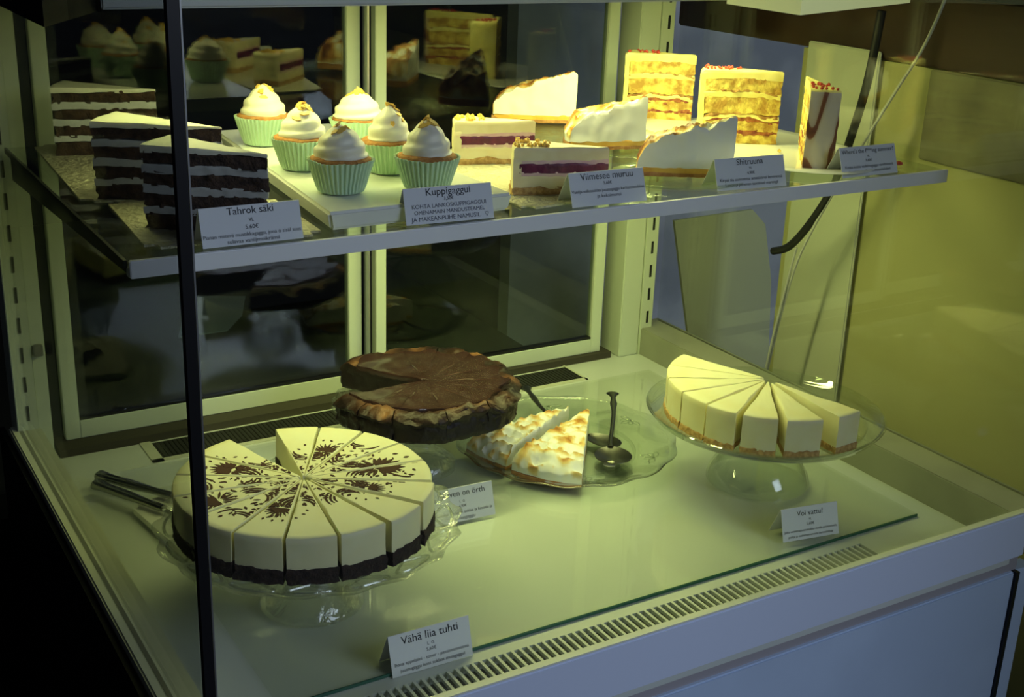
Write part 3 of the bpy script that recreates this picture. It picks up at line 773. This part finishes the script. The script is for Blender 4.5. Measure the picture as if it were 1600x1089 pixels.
def meringue_slice(T, O1, z, label, s, ang=40, hmax=.071, h0=.034, group='lemon meringue slices on the shelf', tb=.30, cz=1.0):
    A = math.radians(ang); L, rz = uframe(T, O1, A); ha = A / 2
    t = empty('lemon_meringue_slice', label, 'cake slice', (T[0], T[1], z), rz, group)
    slabobj('pastry', 'pastry', t, .004, L, -ha, ha, 0, lambda r, a: .005 * cz + .005 * cz * max(0, (r / L - .93) / .07), nr=24, na=8, nw=3, jit=.001, jf=200, seed=s)
    slabobj('lemon_curd', 'lemon_curd', t, .004, L - .003, -ha + .004, ha - .004, .0045 * cz, lambda r, a: .0115 * cz + .001 * nz(r, a, 0, 60, s), nr=20, na=8, nw=3, jit=.0006, seed=s)
    def top(r, a):
        u = r / L; base = h0 + (hmax - h0) * min(1, (1 - u) / .92) ** .90
        if u > .86: base -= ((u - .86) / .14) ** 2 * .016
        x, y = r * math.cos(a), r * math.sin(a)
        rid = 1 - abs(nz(x, y, 0, 62, s)) * 2
        return base + .0075 * rid * (.55 + .45 * u) + .0034 * nz(x, y, 2, 130, s) + .0014 * nz(x, y, 4, 330, s) - .003
    def ts(r, a):
        x, y = r * math.cos(a), r * math.sin(a)
        rid = 1 - abs(nz(x, y, 0, 62, s)) * 2.2
        return max(0, min(1, tb + .55 * max(0, rid) + .6 * nz(x, y, 7, 50, s)))
    slabobj('meringue', 'meringue', t, .003, L - .001, -ha - .002, ha + .002, lambda r, a: .0105 * cz + .0012 * nz(r, a, 3, 80, s), top, nr=44, na=18, nw=8, e=.0012, jit=.0012, jf=70, seed=s, toast=ts)
    return t
meringue_slice((.738, .272), (.6375, .3300), ZC + .001, 'lemon meringue slice nearest the viewer, beside the lemon cake card', 1.1)
meringue_slice((.752, .462), (.645, .486), ZC + .001, 'lemon meringue slice in the middle of the three, plain white cut side facing out', 4.4, hmax=.066)
meringue_slice((.768, .650), (.660, .708), ZC + .001, 'brightly lit lemon meringue slice furthest back with browned folds', 8.2, ang=38, hmax=.072)

# tall yellow layer cakes
def tall_cake(T, O1, z, label, s, ang=24, marbled=False):
    A = math.radians(ang); L, rz = uframe(T, O1, A); ha = A / 2
    t = empty('tall_layer_cake_slice', label, 'cake slice', (T[0], T[1], z), rz, 'tall yellow layer cake slices')
    w_ = lambda zz, k=1.0: (lambda r, a: zz + .0016 * k * nz(r, a * .1, zz, 45, s) + k * .004 * (-(r / L - .5) ** 2 * 2 if zz > .03 else 0))
    LY = [('sponge_layer', 'yellow_sponge', .0, .013, .003, 1), ('jam_layer', 'berry_jam', .0125, .0175, .001, 3), ('sponge_layer', 'yellow_sponge', .0165, .030, .003, 1), ('jam_layer', 'berry_jam', .0285, .0345, .002, 3.4),
          ('cream_layer', 'yellow_cream', .0345, .0385, 0, 2.6), ('baked_edge', 'brown_edge_sponge', .0380, .0415, .003, 3), ('sponge_layer', 'yellow_sponge', .0410, .062, .004, 1.4), ('cream_layer', 'yellow_cream', .062, .0685, 0, 1), ('baked_edge', 'brown_edge_sponge', .0680, .0700, .003, 2), ('sponge_layer', 'yellow_sponge', .0695, .086, .004, 1)]
    for i, (nm, mt, a_, b_, ins, k) in enumerate(LY):
        slabobj(nm, mt, t, .004, L - ins, -ha + .003 * (ins > 0), ha - .003 * (ins > 0), w_(a_ - .0004, k) if i else 0, w_(b_ + .0004, k), nr=30, na=8, nw=4, jit=.0022 if ins else .0012, jf=150, seed=s + i)
    slabobj('top_cream', 'yellow_cream', t, .003, L + .001, -ha, ha, w_(.0855), lambda r, a: .0965 + .0006 * nz(r, a, 0, 20, s), nr=24, na=10, nw=4, e=.002, jit=.0008, jf=60, seed=s)
    def ts(r, a):
        return 0.0
    v_, f_, at_ = slab(L - .004, L + .0028, -ha, ha, 0, .0945, nr=2, na=18, nw=22, e=.001, jit=.0012, jf=90, seed=s)
    at_ = []
    for (x, y, z_) in v_:
        q = abs(nz(y * .6 + z_ * .5, y - z_ * .3, 0, 34, s)); at_.append(min(1, (.95 - 3.0 * q + .35 * (.6 - z_ / .095)) * (1 if marbled else .6)))
    mesh('outer_cream', v_, f_, 'marbled_cream' if marbled else 'yellow_cream', t, smooth=True, sharp=60, attr=at_)
    rn = random.Random(int(s * 7)); g_ = G()
    for k in range(26):
        r = L * rn.uniform(.55, .98); a = rn.uniform(-ha * .7, ha * .7) if not marbled else rn.uniform(-ha, ha) * .9; q = rn.uniform(.001, .0026)
        bm_ = bmesh.new(); bmesh.ops.create_icosphere(bm_, subdivisions=1, radius=q)
        for vv in bm_.verts: vv.co = vv.co + Vector((r * math.cos(a), r * math.sin(a), .0972 + q * .4))
        bm_.verts.index_update(); g_.add([vv.co[:] for vv in bm_.verts], [tuple(x.index for x in ff.verts) for ff in bm_.faces]); bm_.free()
    g_.obj('dried_berries', 'red_berries', t)
    return t
tall_cake((.938, .598), (.853, .655), ZC + .0012, 'tall yellow layer cake slice furthest back by the upright', 1.7)
tall_cake((.940, .417), (.846, .4735), ZC + .0012, 'tall yellow layer cake slice in the middle with red berries on its corner', 3.3)
# its rim faces the viewer: apex points away
_t = tall_cake((.944, .385), (.889, .2655), ZC + .0012, 'tall layer cake slice on the right showing its marbled chocolate rim', 5.2, ang=16, marbled=True)

# ------------------------------------------------------------------ meringue on the low plate
PZ = DZ + .0078
meringue_slice((.722, .512), (.608, .362), PZ, 'toasted lemon meringue slice at the front of the low glass plate', 2.6, ang=30, hmax=.036, h0=.030, group='meringue slices on the low plate', tb=.06, cz=.45)
meringue_slice((.700, .530), (.548, .452), PZ, 'toasted lemon meringue slice at the back left of the low glass plate', 7.7, ang=26, hmax=.036, h0=.026, group='meringue slices on the low plate', tb=.06, cz=.45)

# ------------------------------------------------------------------ cutlery
def spoon(label, bowl_c, bowl_dir, handle_pts, m, bl=.030, bw=.020, name='spoon', ornate=True, zt=.0):
    t = empty(name, label, 'spoon' if name == 'spoon' else 'cake server', bowl_c)
    d = Vector((math.cos(bowl_dir), math.sin(bowl_dir), 0)); s_ = Vector((-d.y, d.x, 0))
    v_, f_ = [], []; nr, na = 7, 28
    for side in (0, 1):
        for i in range(nr + 1):
            u = i / nr
            for k in range(na):
                a = 2 * PI * k / na
                dep = -.0065 * (1 - u * u) - .0010 * side
                p_ = d * (bl * u * math.cos(a) * (1 + .08 * math.cos(a))) + s_ * (bw * u * math.sin(a)) + Vector((0, 0, dep + .0068))
                v_.append(p_)
    o_ = (nr + 1) * na
    for side in (0, 1):
        for i in range(nr):
            for k in range(na):
                k2 = (k + 1) % na; b_ = side * o_; f_.append((b_ + i * na + k, b_ + (i + 1) * na + k, b_ + (i + 1) * na + k2, b_ + i * na + k2))
    for k in range(na):
        k2 = (k + 1) % na; f_.append((nr * na + k, o_ + nr * na + k, o_ + nr * na + k2, nr * na + k2))
    mesh('bowl', v_, f_, m, t, smooth=True, sharp=60)
    P = smoothpts([Vector(p_) - Vector(bowl_c) for p_ in handle_pts], 8); n_ = len(P)
    fl = []
    for i in range(n_):
        u = i / (n_ - 1)
        w_ = .0026 + .0012 * u + (.0062 * math.exp(-((u - .95) / .06) ** 2) + .0020 * math.exp(-((u - .74) / .05) ** 2) + .0018 * math.exp(-((u - .05) / .06) ** 2) if ornate else 0)
        fl.append((w_, .0018))
    v_, f_ = tube(P, 0, 14, flat=fl); mesh('handle', v_, f_, m, t, smooth=True, sharp=60)
    return t
spoon('dark silver spoon with ornate handle on the right of the low plate', (.694, .412, PZ + .001), math.radians(60), [(.706, .436, PZ + .008), (.716, .450, PZ + .010), (.742, .483, PZ + .012), (.768, .517, PZ + .0145), (.795, .556, PZ + .018), (.808, .577, PZ + .020)], 'silver', bl=.028, bw=.0255)
spoon('silver spoon lying partly under the meringue with its handle towards the chocolate cake', (.713, .460, PZ + .0005), math.radians(110), [(.703, .485, PZ + .006), (.696, .505, PZ + .005), (.692, .540, PZ + .005), (.693, .590, PZ + .009), (.697, .630, PZ + .017), (.699, .652, PZ + .021)], 'silver', bl=.028, bw=.019)
# small smear of cream on the front spoon
def server(label, p0, p1, L_blade, z, s):
    p0 = Vector(p0); p1 = Vector(p1); d = (p1 - p0).normalized(); q = Vector((-d.y, d.x, 0)); L = (p1 - p0).length
    t = empty('cake_server', label, 'cake server', p0)
    P = [d * (L * k / 20) + Vector((0, 0, .007)) for k in range(21)]
    fl = []
    for k in range(21):
        u = k / 20; w_ = .0072 + .0022 * math.exp(-((u - .05) / .10) ** 2) + .0012 * math.exp(-((u - .45) / .2) ** 2) - .0022 * u + .0012 * (math.exp(-((u - .88) / .03) ** 2) + math.exp(-((u - .97) / .03) ** 2))
        if k == 0: w_ = .003
        fl.append((w_, w_ * .75))
    v_, f_ = tube(P, 0, 16, flat=fl); mesh('handle', v_, f_, 'steel', t, smooth=True, sharp=60)
    g_ = G(); b0 = d * (L - .003)
    g_.add([b0 + q * .003 + Vector((0, 0, .007)), b0 - q * .003 + Vector((0, 0, .007)), b0 + d * .02 - q * .004 + Vector((0, 0, .0035)), b0 + d * .035 - q * .016 + Vector((0, 0, .002)), b0 + d * L_blade * .8 - q * .018 + Vector((0, 0, .002)), b0 + d * L_blade + Vector((0, 0, .002)), b0 + d * L_blade * .8 + q * .014 + Vector((0, 0, .002)), b0 + d * .035 + q * .010 + Vector((0, 0, .002)), b0 + d * .02 + q * .004 + Vector((0, 0, .0035))], [])
    n_ = len(g_.v); g_.v = g_.v + [(x, y, z_ - .0012) for x, y, z_ in g_.v]
    g_.f = [tuple(range(n_)), tuple(range(2 * n_ - 1, n_ - 1, -1))] + [(i_, (i_ + 1) % n_, n_ + (i_ + 1) % n_, n_ + i_) for i_ in range(n_)]
    g_.obj('blade', 'steel', t)
    return t
bz = .012
board('serving_board', [(.084, .573), (.205, .600), (.235, .420), (.112, .395)], DZ + .0002, 'porcelain', 'pale board lying under the two cake server blades', th=.0075, r=.010)
server('cake server with thicker handle, the rear one of the pair at the left', (.0655, .662, DZ + .0085), (.1335, .560, DZ + .0085), .10, 0, 1)
server('cake server with slimmer handle, the front one of the pair at the left', (.0565, .640, DZ + .0085), (.1140, .532, DZ + .0085), .09, 0, 2)

# ------------------------------------------------------------------ price cards
def text_obj(body, size, m, parent, mw, italic=False, width=None):
    c_ = bpy.data.curves.new('printed_text', 'FONT'); c_.body = body; c_.size = size; c_.align_x = 'CENTER'; c_.align_y = 'CENTER'; c_.resolution_u = 3
    if italic: c_.shear = .3
    o_ = bpy.data.objects.new('tmp', c_); COL.objects.link(o_); bpy.context.view_layer.update()
    dg = bpy.context.evaluated_depsgraph_get(); me = bpy.data.meshes.new_from_object(o_.evaluated_get(dg)); bpy.data.objects.remove(o_); bpy.data.curves.remove(c_)
    if width and len(me.vertices):
        xs = [v_.co.x for v_ in me.vertices]; k = width / max(1e-6, max(xs) - min(xs)); cx = (max(xs) + min(xs)) / 2
        for v_ in me.vertices: v_.co.x = (v_.co.x - cx) * k; v_.co.y *= max(.8, min(1.25, k))
    me.transform(mw); me.materials.clear(); me.materials.append(MAT[m])
    q = bpy.data.objects.new('printed_text', me); COL.objects.link(q); q.parent = parent; return q
def card(label, p, rz, w_, h_, dep, lines, roll=0):
    t = empty('price_card', label, 'price card', p, rz, None)
    th = .0005; g_ = G()
    hw = w_ / 2
    fr = [(-hw, 0, 0), (hw, 0, 0), (hw, dep, h_), (-hw, dep, h_)]
    g_.add(fr + [(x, y + th, z) for x, y, z in fr], [(0, 1, 2, 3), (7, 6, 5, 4), (0, 4, 5, 1), (1, 5, 6, 2), (2, 6, 7, 3), (3, 7, 4, 0)])
    bk = [(-hw, 2.6 * dep, 0), (hw, 2.6 * dep, 0), (hw, dep + th, h_), (-hw, dep + th, h_)]
    g_.add(bk + [(x, y + th, z) for x, y, z in bk], [(0, 1, 2, 3), (7, 6, 5, 4), (0, 4, 5, 1), (1, 5, 6, 2), (2, 6, 7, 3), (3, 7, 4, 0)])
    g_.obj('folded_paper', 'paper', t)
    sl = math.hypot(dep, h_); ang = math.atan2(h_, dep)
    for body, v_, size, width, mt in lines:
        mw = Matrix.Translation((0, 0, 0)) @ Matrix.Rotation(ang, 4, 'X') @ Matrix.Translation((0, sl * v_, .00025))
        text_obj(body, size, mt, t, mw, width=w_ * width)
    return t
K = 'ink'
card('white card reading Tahrok säki at the left of the shelf edge', (.1345, .2352, H + .0003), math.radians(0), .0965, .0345, .010,
     [('Tahrok säki', .86, .0092, .46, K), ('VL', .62, .0042, .05, K), ('5,60€', .44, .0048, .13, K), ('Pianan metevä mustikkagaggu, jona ö sisäl suus', .26, .0042, .97, K), ('sulavaa vaniljmoikrämii', .10, .0042, .52, K)])
card('white card reading Kuppigaggui with handwritten lines, before the cupcakes', (.3400, .2352, H + .0003), math.radians(-3), .097, .0345, .010,
     [('Kuppigaggui', .86, .0092, .50, K), ('3,50€', .66, .0045, .11, K), ('KOHTA LANKOSKUPPIGAGGUI', .48, .0050, .84, 'pen_ink'), ('OMENAMAIN MANDUSTEAMEL', .31, .0050, .80, 'pen_ink'), ('JA MAKEANPUHE NAMUSIL   ♡', .13, .0050, .88, 'pen_ink')])
card('white card reading Viimesee muruu in the middle of the shelf edge', (.5345, .2352, H + .0003), math.radians(-1), .0965, .0345, .012,
     [('Viimesee muruu', .85, .0092, .70, K), ('5,60€', .64, .0045, .11, K), ('Vanilja-valkosuklaa juustogaggu karhunvatukkaa', .44, .0042, .97, K), ('ja keksimurui', .27, .0042, .32, K)])
card('white card reading Shitruuna before the front meringue slice', (.7350, .2352, H + .0003), math.radians(-4), .0985, .0345, .012,
     [('Shitruuna', .85, .0088, .38, K), ('VL', .66, .0040, .04, K), ('4,90€', .50, .0045, .11, K), ('Kirpsi sia uunotettu amatöörei lemmessä', .32, .0042, .90, K), ('Lemoi ja pehenen taivahisel marengil', .15, .0042, .76, K)])
card("white card reading Where's the summer at the right end of the shelf edge", (.9250, .2352, H + .0003), math.radians(0), .0945, .0345, .012,
     [("Where's the f***ing summer?", .84, .0075, .92, K), ('VL', .66, .0040, .04, K), ('5,60€', .52, .0045, .11, K), ('Koska kesha vadelmagaggu vanilmoorit', .33, .0042, .86, K), ('koodei ja vanilja-maumousitahdenl', .17, .0042, .74, K)])
card('white card reading Vähä liia tuhti standing on the front edge of the deck', (.2620, .1110, .0006), math.radians(-1), .0900, .0400, .0125,
     [('Vähä liia tuhti', .82, .0098, .70, K), ('L  G', .60, .0045, .08, K), ('5,60€', .46, .0052, .12, K), ('Ihana appelsiini - toner - passionmoussea', .28, .0045, .92, K), ('juustogaggu isost suklaat mutagaggul', .12, .0045, .80, K)])
card('white card reading Heaven on örth standing behind the scalloped stand', (.4370, .3640, DZ + .0003), math.radians(-3), .0860, .0400, .014,
     [('Heaven on örth', .82, .0098, .74, K), ('L  G', .58, .0045, .08, K), ('4,90€', .44, .0052, .12, K), ('Maailman mehevin suklaa ja kinuski ja', .27, .0045, .92, K), ('suklaagaggu', .11, .0045, .36, K)])
card('white card reading Voi vattu! standing before the plain cheesecake', (.7930, .1310, DZ + .0003), math.radians(-10), .0800, .0380, .0125,
     [('Voi vattu!', .80, .0098, .46, K), ('VL', .60, .0042, .05, K), ('5,60€', .46, .0050, .14, K), ('Joku vadelmajuustokakku vanilla pehmoisella', .28, .0045, .94, K), ('pohja ja vadelmamurusta kermahilloja', .12, .0045, .80, K)])

# ------------------------------------------------------------------ beyond the right glass
g = G(); g.box(1.188, 1.194, .490, .640, -.25, .533, e=.002); o = g.obj('cream_board', 'card_board'); tag(o, 'tall cream board leaning against the wall beyond the right glass', 'board')
g = G(); g.add([(1.121, .85, .202), (1.30, .85, .205), (1.335, .85, .174), (1.365, .85, .060), (1.382, .85, -.124), (1.38, .85, -.30), (1.19, .85, -.30), (1.1735, .85, -.014)], [tuple(range(8))])
g.v += [(x, y + .006, z) for x, y, z in g.v]; g.f = [tuple(range(8)), tuple(range(15, 7, -1))] + [(i, (i + 1) % 8, 8 + (i + 1) % 8, 8 + i) for i in range(8)]
o = g.obj('cream_sheet', 'cream_sheet'); tag(o, 'pale green cream sheet with a torn corner standing behind the cream board', 'board')
v, f = tube(smoothpts([(1.10, .415, .60), (1.10, .425, .50), (1.10, .446, .408), (1.10, .465, .345), (1.10, .500, .285), (1.105, .545, .235), (1.11, .585, .216)], 8), .0062, 10)
o = mesh('black_cable', v, f, 'black_cable', smooth=True); tag(o, 'thick black cable hanging over the cream board and curving left', 'cable')
v, f = tube(smoothpts([(1.10, .305, .66), (1.10, .312, .62), (1.10, .335, .56), (1.10, .37, .50), (1.10, .425, .405), (1.10, .505, .255), (1.10, .535, .16), (1.10, .560, .02), (1.10, .575, -.06)], 8), .0022, 8)
o = mesh('white_cable', v, f, 'white_cable', smooth=True); tag(o, 'thin white cable hanging in front of the cream wall at the right', 'cable')
v, f = tube(smoothpts([(1.095, .520, .24), (1.095, .530, .19), (1.095, .548, .09), (1.095, .562, .0), (1.095, .580, -.06)], 8), .0020, 8)
o = mesh('white_cable', v, f, 'white_cable', smooth=True); tag(o, 'short second strand of white cable beside the longer one, low down', 'cable')

# ------------------------------------------------------------------ behind the rear doors
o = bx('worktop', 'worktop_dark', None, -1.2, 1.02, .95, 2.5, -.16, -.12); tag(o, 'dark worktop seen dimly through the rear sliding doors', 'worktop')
g = G(); g.prism([(.42, 1.50), (.52, 1.75), (.63, 1.70), (.58, 1.58), (.52, 1.50)], -.1195, -.117); o = g.obj('reflection_sheet', 'reflection_blue'); tag(o, 'pale bluish sheet added for the bright reflection in the left rear door', 'paper')  # sheet added to stand in for a bright reflection in the door glass

# ------------------------------------------------------------------ crumbs and smears
def crumb(x, y, z, q, m, name, label, cat, sd, flat=1.0, group=None):
    bm = bmesh.new(); bmesh.ops.create_icosphere(bm, subdivisions=2, radius=q)
    for v_ in bm.verts:
        v_.co *= 1 + .5 * nz(*(v_.co / q), 1.3, sd); v_.co.z = max(v_.co.z * flat, -q * .5 * flat)
    me = bpy.data.meshes.new(name); bm.to_mesh(me); bm.free(); me.materials.append(MAT[m])
    o_ = bpy.data.objects.new(name, me); COL.objects.link(o_); o_.location = (x, y, z + q * .5 * flat); return tag(o_, label, cat, group)
crumb(.952, .498, H + .0046, .0035, 'yellow_sponge', 'cake_crumb', 'larger cake crumb to the right of the middle tall slice', 'crumb', 1)
crumb(.902, .375, H + .0046, .0026, 'yellow_sponge', 'cake_crumb', 'small crumb on the platter in front of the middle tall slice', 'crumb', 2)
crumb(.905, .262, H + .0050, .0018, 'berry_jam', 'cake_crumb', 'tiny dark crumb at the foot of the marbled tall slice', 'crumb', 3)
crumb(1.010, .268, H + .0005, .0042, 'red_berries', 'berry_crumb', 'red scrap lying just right of the last price card', 'crumb', 4, .8)
crumb(.682, .402, PZ + .0005, .0085, 'white_cream', 'cream_smear', 'smear of white cream under the front spoon', 'smear', 5, .25)
